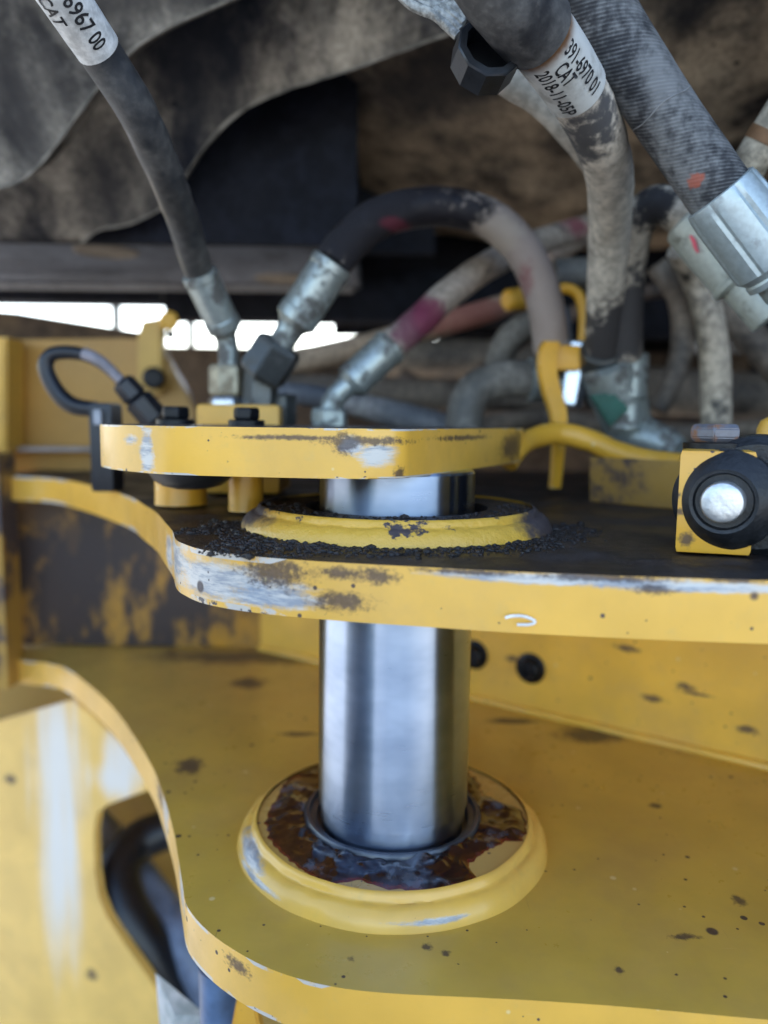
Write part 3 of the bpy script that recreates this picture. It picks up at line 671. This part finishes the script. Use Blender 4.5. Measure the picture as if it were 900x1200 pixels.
# H: right dusty hose
HH = hosemat('right_hose_rubber', (.02, .019, .018), (.50, .42, .32), .6, 13, soft=.09)
hose('hydraulic_hose', 'upright dusty hose with dark patches behind the hex bolt at right', [(800, 290, .2, .0140), (818, 330, .22, .0140), (832, 380, .22, .0140), (838, 430, .22, .0140), (839, 480, .22, .0140), (840, 540, .22, .0140)], HH)
# I: hose at right edge
HI = hosemat('edge_hose_rubber', (.10, .085, .06), (.38, .33, .25), .6, 18)
t, P = hose('hydraulic_hose', 'brown dusty hose poking in at the right edge behind the woven hose', [(930, 110, .02, .0125), (905, 150, .03, .0125), (880, 190, .04, .0125), (850, 245, .06, .0125)], HI)
finish('rusty_band', tube_bm(P, 24, .0003, 90, .0008, P.near(902, 155), P.near(893, 168)), t, plain('rust_brown', (.17, .085, .035), .7))
# J: grey elbow
HJ = hosemat('grey_elbow_rubber', (.075, .07, .062), (.22, .20, .17), .5, 16, soft=.25)
t, P = hose('hydraulic_hose', 'grey elbow hose bending down behind the tip of the cap plate', [(545, 530, .26, .0185), (545, 490, .26, .0185), (556, 458, .265, .0185), (588, 445, .27, .0185), (625, 444, .275, .0185), (655, 444, .28, .0185)], HJ)
lathe('collar', ony(618, 445, .273), ony(660, 446, .28), [(0, .0185), (.002, .0225), (.022, .0225), (.024, .019)], t, MET, seg=20)
# K: grey-blue line low behind the cap
hose('hydraulic_hose', 'blue-grey hose lying low just above the cap plate behind it', [(300, 462, .33, .012), (350, 462, .33, .012), (400, 470, .33, .0125), (440, 480, .33, .014), (490, 492, .32, .015), (540, 508, .31, .015), (600, 530, .31, .015)], hosemat('bluegrey_rubber', (.10, .11, .13), (.34, .33, .33), .45, 18, soft=.2))
# L, M, N: background lines
HL = hosemat('far_line', (.03, .026, .024), (.24, .19, .145), .6, 9, soft=.2)
hose('hydraulic_line', 'thick tan-grey pipe crossing level in the background, far right', [(640, 452, .62, .034), (720, 456, .62, .034), (800, 460, .62, .034), (880, 464, .62, .034), (960, 468, .62, .034)], HL, n=4)
hose('hydraulic_line', 'brown pipe crossing level in the background left of the grey elbow', [(330, 455, .55, .020), (420, 458, .55, .020), (500, 462, .55, .020), (600, 465, .55, .020), (660, 467, .55, .020)], HL, n=4)
hose('hydraulic_line', 'grey-brown pipe crossing level in the background under the purple-stained hose', [(420, 418, .72, .03), (520, 420, .72, .03), (620, 422, .72, .03), (700, 424, .72, .03)], HL, n=4)
hose('hydraulic_hose', 'brown hose slanting down behind the pale ferrule at right edge', [(800, 300, .36, .018), (840, 345, .36, .018), (880, 395, .36, .018), (930, 450, .36, .018)], HL, n=6)
hose('hydraulic_hose', 'dim hose stub behind the labelled hose with pinkish dust', [(640, 300, .55, .018), (670, 280, .55, .018), (700, 262, .55, .018), (740, 240, .55, .018)], HC, n=5)
t, P = hose('hydraulic_hose', 'short olive-grey hose end left of the labelled hose', [(650, 322, .36, .0165), (672, 320, .36, .0165), (700, 320, .36, .0165), (730, 322, .36, .0165)], HJ, n=5)
t, P = hose('hydraulic_hose', 'brown-grey hose bend below the end of the arched hose', [(580, 440, .33, .015), (592, 405, .32, .015), (612, 385, .31, .015), (640, 375, .3, .015)], HJ, n=6)

HM = hosemat('brown_line', (.03, .022, .018), (.26, .17, .12), .6, 14, soft=.2)
hose('hydraulic_line', 'thin brown line rising behind the lever valve towards the labelled hose', [(560, 440, .5, .010), (610, 400, .5, .010), (660, 372, .5, .010), (720, 350, .5, .010), (790, 338, .5, .010), (900, 330, .5, .010)], HM, n=6)
hose('hydraulic_line', 'dark grey line sagging low behind the swivel fitting', [(560, 500, .46, .012), (640, 490, .46, .012), (720, 500, .46, .012), (800, 508, .46, .012), (900, 500, .46, .012)], HL, n=6)
hose('hydraulic_line', 'dark line rising behind the upright dusty hose at right', [(770, 480, .42, .013), (790, 440, .42, .013), (800, 400, .42, .013), (795, 350, .42, .013), (770, 310, .42, .013)], HL, n=6)
hose('hydraulic_line', 'brown line dipping behind the grey elbow bend', [(470, 440, .6, .012), (520, 470, .58, .012), (580, 486, .56, .012), (640, 480, .55, .012), (700, 470, .55, .012)], HM, n=6)
# lever valve with yellow handle
t = thing('lever_valve', ony(655, 460, .24), 'valve with bent yellow lever between the grey elbow and labelled hose', 'valve')
def strip(name, pts, wd, th, parent, mat):
    P = Path(pts, 8); bm = bmesh.new(); R = []
    for i in range(len(P.p)):
        x = Vector((1, .25, 0)).normalized()*P.r[i]; tt = P.t[i]; nn = x.cross(tt).normalized()*th
        R.append([bm.verts.new(P.p[i]+a*x+b*nn) for a, b in ((-1, -1), (1, -1), (1, 1), (-1, 1))])
    for i in range(len(R)-1):
        for j in range(4): bm.faces.new((R[i][j], R[i][(j+1) % 4], R[i+1][(j+1) % 4], R[i+1][j]))
    bm.faces.new(R[0][::-1]); bm.faces.new(R[-1])
    bmesh.ops.bevel(bm, geom=[e for e in bm.edges if len(e.link_faces) == 2 and e.calc_face_angle(0) > 1], offset=th*.35, segments=2, affect='EDGES')
    return finish(name, bm, parent, mat, 40)
YV = yellow('lever_yellow', (.78, .38, .015), rough=.38)
strip('lever', [(646, 400, .22, .007), (642, 412, .22, .0085), (641, 435, .22, .0085), (646, 458, .22, .0085), (653, 482, .22, .008), (655, 505, .22, .006), (653, 540, .22, .005), (650, 572, .22, .0045)], .01, .004, t, YV)
tube('handle_loop', Path([(646, 345, .25, .0055), (662, 338, .25, .0055), (678, 346, .25, .0055), (684, 370, .25, .0055), (683, 405, .25, .0055)], 8), t, YV, seg=12)
c = ony(660, 420, .235); finish('pivot_block', box_bm(c.x-.012, c.x+.014, .225, .262, c.z-.012, c.z+.012, .003), t, YV)
c = ony(672, 440, .245); hexnut('nut', (c.x-.004, .245, c.z-.03), (c.x+.004, .245, c.z+.032), .026, t, METB)
c = ony(655, 395, .265); lathe('bracket_plate', ony(650, 430, .265), ony(662, 355, .265), [(0, .016), (.03, .015), (.06, .006)], t, METD, seg=4)
hexnut('nut', ony(634, 427, .25), ony(648, 427, .245), .024, t, METD)

# fitting block with green cap
t = thing('swivel_fitting', ony(720, 470, .24), 'grey swivel fitting with green cap under the labelled hose', 'fitting')
lathe('body', ony(712, 425, .22), ony(742, 520, .24), [(0, .020), (.004, .026), (.03, .027), (.075, .022), (.085, .019), (.11, .018)], t, MET, seg=24)
GR = plain('green_plastic', (.010, .085, .062), .4)
finish('green_cap', slab_bm([ony(693, 463, .205), ony(722, 459, .2), ony(738, 480, .2), (ony(716, 499, .205))], (0, 1, 0), .012, .002), t, GR)
lathe('elbow', ony(735, 505, .24), ony(790, 525, .2), [(0, .017), (.02, .019), (.045, .017), (.06, .011)], t, MET, seg=20)
lathe('port_plug', ony(745, 520, .25), ony(800, 532, .25), [(0, .008), (.04, .012), (.06, .010)], t, GR, seg=18)

# ================================================================= STOP BLOCK and rubber bumper on the middle plate
t = thing('stop_block', (.16, -.10, ZM1), 'yellow upright block with rusty hex bolt on the plate at right', 'block')
a, b = onz(791, 650, ZM1), onz(868, 654, ZM1)
YB = yellow('stop_block_yellow', (.74, .37, .03), rough=.36, spots=[(edgept(799, 601, -.115), (.002, .01, .002), 150), (edgept(806, 633, -.115), (.003, .01, .004), 150), (edgept(797, 582, -.115), (.0015, .01, .0015), 150)])
zt = ony(830, 527, -.11).z
va = Vector((a.x-CAM.x+.004, a.y-CAM.y)).normalized()*.05
finish('block', prism_bm([(a.x, a.y), (b.x+.004, b.y-.002), (b.x+.004+va.x, b.y+va.y), (a.x+va.x, a.y+va.y)], ZM1+.001, zt, .003), t, YB)
RB = metalmat('rusty_bolt', (.16, .16, .18), .45, .6, .55, (.22, .10, .045), 60, .5)
c = Vector((ony(838, 510, -.086).x, -.086, zt))
w_ = lathe('washer', c, c+Vector((0, 0, 1)), [(0, .0165), (.003, .0165), (.0036, .0127)], t, BLK)
hexnut('hex_bolt', c+Vector((0, 0, .0036)), c+Vector((0, 0, .0135)), .0285, t, RB, rot=.35)
t = thing('rubber_bumper', (.17, -.12, .25), 'round black rubber bumper with steel centre pin at right edge', 'bumper')
RUB = plain('bumper_rubber', (.011, .012, .014), .46, 0, 120, .5, .35)
c = ony(850, 586, -.115); ax = Vector((-.55, -1, .0)).normalized()
k3 = [(0, .020), (.003, .0262), (.009, .0270), (.014, .0262), (.018, .0225), (.0215, .0185), (.023, .0165), (.0225, .0148), (.0195, .0138), (.019, .009)]
lathe('rubber_ring', c-ax*.012, c+ax, k3, t, RUB, seg=64)
c2 = ony(888, 579, -.088); lathe('rubber_body', c2-ax*.02, c2+ax, [(0, .026), (.004, .031), (.03, .0335), (.038, .0325), (.042, .028)], t, RUB, seg=64)
ce = c+ax*.009
lathe('centre_pin', ce-ax*.01, ce+ax, [(0, .0105), (.017, .0105), (.0185, .0098), (.0192, .0085), (.0196, .004), (.0195, .0)], t, metalmat('worn_aluminium', (.74, .74, .73), .42, .85, .12, (.45, .44, .42), 150, .5), seg=40)
t = thing('marker_post', (ony(896, 500, -.02).x, -.02, ZM1), 'small rounded yellow post top above the rubber bumper at right edge', 'post')
x = ony(905, 500, -.02).x
lathe('stud', (x, -.02, ZM1+.001), (x, -.02, 1), [(0, .009), (.066, .009), (.071, .007), (.0735, .003), (.074, 0)], t, YB, seg=24)

# ================================================================= YELLOW HOUSING at the left, sensor and cable
YH = yellow('housing_yellow', (.42, .21, .03), rough=.55, dirt=.34, dirt_scale=8, specks=False)
h = thing('yellow_housing', (-.5, .6, .22), 'dull yellow-brown housing behind the plates at far left', 'housing')
q = [ony(8, 398, .5), ony(150, 398, .52), ony(188, 400, .52), ony(232, 480, .52), ony(240, 560, .52), ony(8, 560, .5)]
q = [Vector((a.x, .5+.02*(a.x+.5), a.z)) for a in q]
finish('face_plate', slab_bm(q, (0, 1, 0), .03, .002), h, YH)
q = [ony(-60, 395, .44), ony(7, 395, .44), ony(7, 530, .44), ony(-60, 530, .44)]
finish('flange', slab_bm(q, (0, 1, 0), .05, .003), h, yellow('flange_yellow', (.68, .38, .05), rough=.4))
q = [ony(-60, 359, .62), ony(20, 366, .62), ony(165, 389, .62), ony(165, 420, .62), ony(-60, 420, .62)]
finish('top_lip', slab_bm(q, (0, 1, 0), .05, .003), h, castmat('lip_brown', (.03, .02, .014), (.15, .10, .06), .5, 9))
q = [ony(160, 396, .49), ony(166, 376, .49), ony(190, 372, .49), ony(190, 460, .49), ony(160, 470, .49)]
finish('tab', slab_bm(q, (0, 1, 0), .02, .003), h, yellow('tab_yellow', (.52, .29, .03), rough=.45))
lathe('bolt', ony(198, 376, .47), ony(198, 376, .6), [(0, .009), (.002, .012), (.05, .012)], h, YS, seg=16)
lathe('bolt', ony(200, 392, .48), ony(200, 392, .6), [(0, .006), (.05, .006)], h, BLK, seg=12)
lathe('bolt', ony(180, 443, .46), ony(180, 443, .6), [(0, .010), (.003, .014), (.03, .014)], h, BLK, seg=16)
q = [ony(-60, 524, .47), ony(118, 524, .47), ony(118, 529, .47), ony(-60, 529, .47)]
finish('ledge', slab_bm(q, (0, 1, 0), .03, .001), h, plain('ledge_grey', (.30, .25, .22), .6))

CB = plain('cable_black', (.009, .010, .015), .42)
t = thing('sensor_cable', ony(120, 480, .2), 'looped black sensor cable with plug, left of the cap plate', 'cable')
tube('cable', Path([(112, 480, .2, .007), (85, 475, .2, .008), (66, 458, .2, .0075), (54, 432, .2, .007), (60, 416, .2, .0065), (82, 413, .2, .0062), (105, 418, .2, .0058), (124, 430, .2, .0050), (144, 449, .2, .0045)], 8), t, CB, seg=16)
tube('grey_sheath', Path([(98, 414, .197, .0055), (112, 420, .196, .0055), (126, 430, .196, .005), (142, 446, .196, .0045)], 6), t, plain('sheath_grey', (.22, .20, .22), .5), seg=12)
lathe('plug', ony(142, 446, .198), ony(178, 487, .205), [(0, .008), (.003, .0115), (.018, .0125), (.020, .010), (.023, .0145), (.045, .0145), (.05, .010)], t, CB, seg=8)
t = thing('sensor_bracket', ony(118, 535, .2), 'black upright bracket at the cable loop, left end of cap plate', 'bracket')
q = [ony(103, 472, .2), ony(109, 470, .2), ony(111, 530, .2), ony(118, 541, .2), ony(106, 543, .2)]
finish('arm', slab_bm(q, (0, 1, 0), .012, .001), t, plain('bracket_grey', (.12, .12, .14), .45))
a, b = ony(109, 472, .2), ony(136, 540, .2)
finish('connector', box_bm(a.x, b.x, .19, .22, ZM1+.001, a.z, .003), t, CB)
a, b = ony(112, 480, .19), ony(121, 498, .19)
finish('clip', box_bm(a.x, b.x, .184, .19, b.z, a.z, .001), t, plain('clip_grey', (.30, .31, .34), .5))

# ================================================================= HOSES AND PAPER seen through the cut-out, low left
HS = plain('slate_rubber', (.15, .19, .27), .42, 0, 30, .35)
def low(name, label, pts, mat):
    P = Path(pts, 8); t = thing(name, P.p[-1], label, 'hose'); finish('rubber_hose', tube_bm(P, 24, .0004, 60), t, mat); return t
low('hydraulic_hose', 'slate blue hose curving behind the cut-out at lower left', [(100, 960, .52, .028), (140, 1005, .50, .029), (185, 1065, .46, .030), (220, 1110, .42, .030), (262, 1180, .40, .030), (290, 1260, .40, .030)], HS)
low('hydraulic_hose', 'black hose bowing close inside the cut-out edge at lower left', [(215, 965, .50, .026), (165, 985, .48, .028), (138, 1020, .44, .029), (146, 1065, .41, .030), (175, 1115, .40, .030), (200, 1170, .40, .030), (215, 1250, .40, .030)], plain('black_rubber', (.007, .008, .011), .4, 0, 40, .4))
low('hydraulic_hose', 'blue hose standing upright beneath the lobe of the lower plate', [(258, 1130, .02, .016), (259, 1170, .02, .016), (260, 1260, .02, .016)], plain('blue_rubber', (.09, .15, .26), .4, 0, 40, .3))
t = thing('paper_scrap', ony(210, 1170, .0), 'pale folded paper scrap below the cut-out at lower left', 'paper')
q = [ony(182, 1140, .06), ony(243, 1190, .05), ony(236, 1206, .05), ony(190, 1240, .06)]
bm = bmesh.new(); vsx = [bm.verts.new(p) for p in (q[0], q[1], q[2], q[3])]; mid = bm.verts.new(ony(205, 1190, .04)); vs = vsx
for i in range(4): bm.faces.new((vs[i], vs[(i+1) % 4], mid))
bmesh.ops.solidify(bm, geom=list(bm.faces), thickness=.002)
finish('sheet', bm, t, plain('paper_pale', (.80, .88, .86), .7), 20)
t = thing('lower_bracket', ony(285, 1200, .0), 'small yellow bracket tip under the lower plate beside the blue hose', 'bracket')
q = [ony(278, 1168, -.02), ony(300, 1182, -.02), ony(312, 1240, -.02), ony(264, 1240, -.02)]
finish('arm', slab_bm(q, (0, 1, 0), .012, .0015), t, YS)

# ================================================================= MACHINE UNDERFRAME overhead
u = thing('machine_underframe', (0, .6, .5), 'dusty black curved underframe of the machine overhead', 'machine frame')
C1 = castmat('front_lobe_grime', (.010, .010, .012), (.42, .37, .31), .50, 11, (1, 1, .4), spots=[(tuple(ony(20, 110, .2)), (.035, .2, .05), (.04, .036, .036)), (tuple(ony(150, -5, .2)), (.08, .2, .02), (.05, .045, .043))])
def px_plate(name, pix, Y, th, mat, tilt=0, bev=.006, smooth_n=6):
    c = Vector((0, Y, .6)); nrm = Vector((0, -math.cos(tilt), -math.sin(tilt)))
    pts = [onplane(a, b, c, nrm) for a, b in pix]
    return finish(name, slab_bm(pts, -nrm, th, bev), u, mat, 40)
def smooth_px(p, n=5): return [q for q in cr(p, n)]
lob1 = smooth_px([(-30, 230), (0, 221), (22, 214), (45, 196), (70, 165), (95, 130), (125, 92), (160, 56), (200, 32), (240, 14), (290, -8), (340, -30)])+[(340, -160), (-140, -160), (-140, 230)]
px_plate('front_lobe', lob1, .22, .045, C1, rad(28))
RIMM = plain('rim_highlight', (.20, .175, .145), .6, 0, 40, .6)  # lobe edges catching light, put in as a paler tube
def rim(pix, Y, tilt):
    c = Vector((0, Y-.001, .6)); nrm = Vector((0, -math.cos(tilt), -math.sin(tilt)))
    finish('edge_highlight', tube_bm(Path([(*onplane(a, b-1, c, nrm), .0015) for a, b in pix], 2, px=False), 8, .0012, 60), u, RIMM)
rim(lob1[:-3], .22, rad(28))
C2 = castmat('rear_lobe_grime_shade', (.005, .006, .010), (.56, .47, .37), .44, 10, (1, 1, .4), spots=[(tuple(ony(240, 90, .34)), (.06, .2, .06), (.014, .015, .020)), (tuple(ony(110, 200, .34)), (.08, .2, .08), (.008, .009, .014))])  # dark spots paint in the lobe's shading towards the hose
lob2 = smooth_px([(95, 285), (118, 270), (150, 264), (190, 244), (213, 214), (235, 180), (265, 146), (300, 121), (350, 101), (400, 86), (450, 69), (500, 50), (560, 30), (640, 10)])+[(640, -160), (-40, -160), (-40, 285)]
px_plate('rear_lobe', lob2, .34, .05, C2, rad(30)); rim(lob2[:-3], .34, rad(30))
C3 = castmat('belly_grime', (.03, .032, .038), (.19, .205, .24), .6, 5, (1, 1, 1))
C4 = castmat('void_black', (.005, .0055, .009), (.022, .022, .028), .35, 10)
finish('web', box_bm(-1.3, -.045, .425, .439, .497, .799, .004), u, C4)  # dark sheet making the cavity a black void, shade in its colour
finish('rim_bar', box_bm(-1.3, -.06, .70, .742, .4935, .4995, .002), u, castmat('rim_dust', (.09, .09, .095), (.28, .285, .30), .7, 8))
bl = finish('belly_plate', box_bm(-1.3, -.05, .441, .745, .500, .53, .004), u, C3)
finish('web', box_bm(-1.3, .06, .62, .64, .531, .798, .002), u, C4)
finish('web', box_bm(-.1, 1.4, .84, .86, .44, .799, .002), u, C4)  # dark sheet standing for the void under the arched hose
finish('rear_lip', box_bm(-1.3, -.37, .746, .80, .4765, .532, .004), u, C4)
finish('rear_lip', box_bm(-.365, .20, .746, .80, .451, .532, .004), u, C4)
for px, py in ((124, 294), (330, 326)):
    c = onz(px, py, .5); lathe('plug', (c.x, c.y, .5005), (c.x, c.y, 0), [(0, .040), (.0025, .039), (.003, .033), (.001, .031), (.0012, 0)], u, castmat('plug_dust', (.08, .07, .06), (.28, .24, .19), .7, 20), seg=32)
# big dusty casting sweeping back at the right
rows = [(-170, .24), (-60, .28), (30, .34), (90, .40), (150, .46), (205, .54), (240, .61), (270, .70), (285, .78)]
cols = [405+i*16 for i in range(46)]
bm = bmesh.new(); G = []
rr = cr(rows, 4)
for py, Y in rr:
    row = []
    for px in cols:
        e = max(0, (470-px)/65); p = ony(px-18*math.sin(py*.02), py+10*math.sin(px*.011), Y+.03*e*e-(px-400)*.00012)
        p += Vector((0, mn.fractal(p*5, 1, 2, 4)*.035+mn.noise(p*30)*.004, mn.noise(p*6)*.012)); row.append(bm.verts.new(p))
    G.append(row)
for i in range(len(G)-1):
    for j in range(len(cols)-1): bm.faces.new((G[i][j], G[i][j+1], G[i+1][j+1], G[i+1][j]))
bmesh.ops.solidify(bm, geom=list(bm.faces), thickness=-.02)
finish('casting', bm, u, castmat('casting_dust', (.014, .012, .013), (.66, .50, .345), .58, 10, (.9, 1, 1), spots=[(tuple(ony(790, 25, .33)), (.13, .3, .022), (.03, .03, .034)), (tuple(ony(520, 105, .42)), (.12, .3, .03), (.035, .035, .04)), (tuple(ony(655, 180, .5)), (.035, .3, .014), (.06, .05, .045))]), 60)
finish('rear_web', box_bm(.10, .62, 1.15, 1.2, .02, .56, .003), u, castmat('rear_web_grime', (.010, .009, .009), (.06, .05, .042), .5, 6))
finish('rear_web', box_bm(.85, 1.5, 1.15, 1.2, .02, .56, .003), u, castmat('rear_web_grime_b', (.010, .009, .009), (.06, .05, .042), .5, 6))
finish('rear_beam', box_bm(-.72, 1.5, 1.05, 1.14, .02, .437, .006), u, castmat('rear_beam_grime', (.03, .024, .022), (.22, .165, .125), .55, 7))
for px in (134, 222):
    a = ony(px, 380, 1.3); finish('strut', box_bm(a.x-.007, a.x+.007, 1.3, 1.33, .2, .799, .003), u, plain('strut_grey', (.30, .33, .36), .6))
finish('unseen_roof', box_bm(-1.3, 1.3, -.16, 2.4, .80, .9, .01), u, C4)  # unseen slab added to cut the light from overhead
finish('unseen_hull', box_bm(-1.2, 1.2, .15, 2.4, .902, 3.2, .05), u, YH)  # unseen upper body, added tall to shade the ground the pin reflects
bm = bmesh.new(); seg = 60; R = []  # unseen wheel added so the pin reflects a dark band
for i in range(seg):
    a = 2*math.pi*i/seg; lug = .03*(i % 3 == 0); ring = []
    for r, x in ((.03, -.2), (.52, -.25), (.66, -.24), (.70+lug, -.2), (.71+lug, 0), (.70+lug, .2), (.66, .24), (.52, .25), (.03, .2)):
        ring.append(bm.verts.new((-1.15+x*.55-r*math.cos(a)*.35, -.95+x*.5+r*math.cos(a)*.8, -.29+r*math.sin(a))))
    R.append(ring)
for i in range(seg):
    for j in range(9): bm.faces.new((R[i][j], R[(i+1) % seg][j], R[(i+1) % seg][(j+1) % 9], R[i][(j+1) % 9]))
finish('unseen_tyre', bm, u, hosemat('unseen_tyre_rubber', (.02, .02, .022), (.16, .14, .12), .4, 6))
finish('unseen_right_frame', box_bm(.72, .80, -.45, 2.2, -.85, .798, .02), u, C4)  # unseen side body added to darken the pin's right side
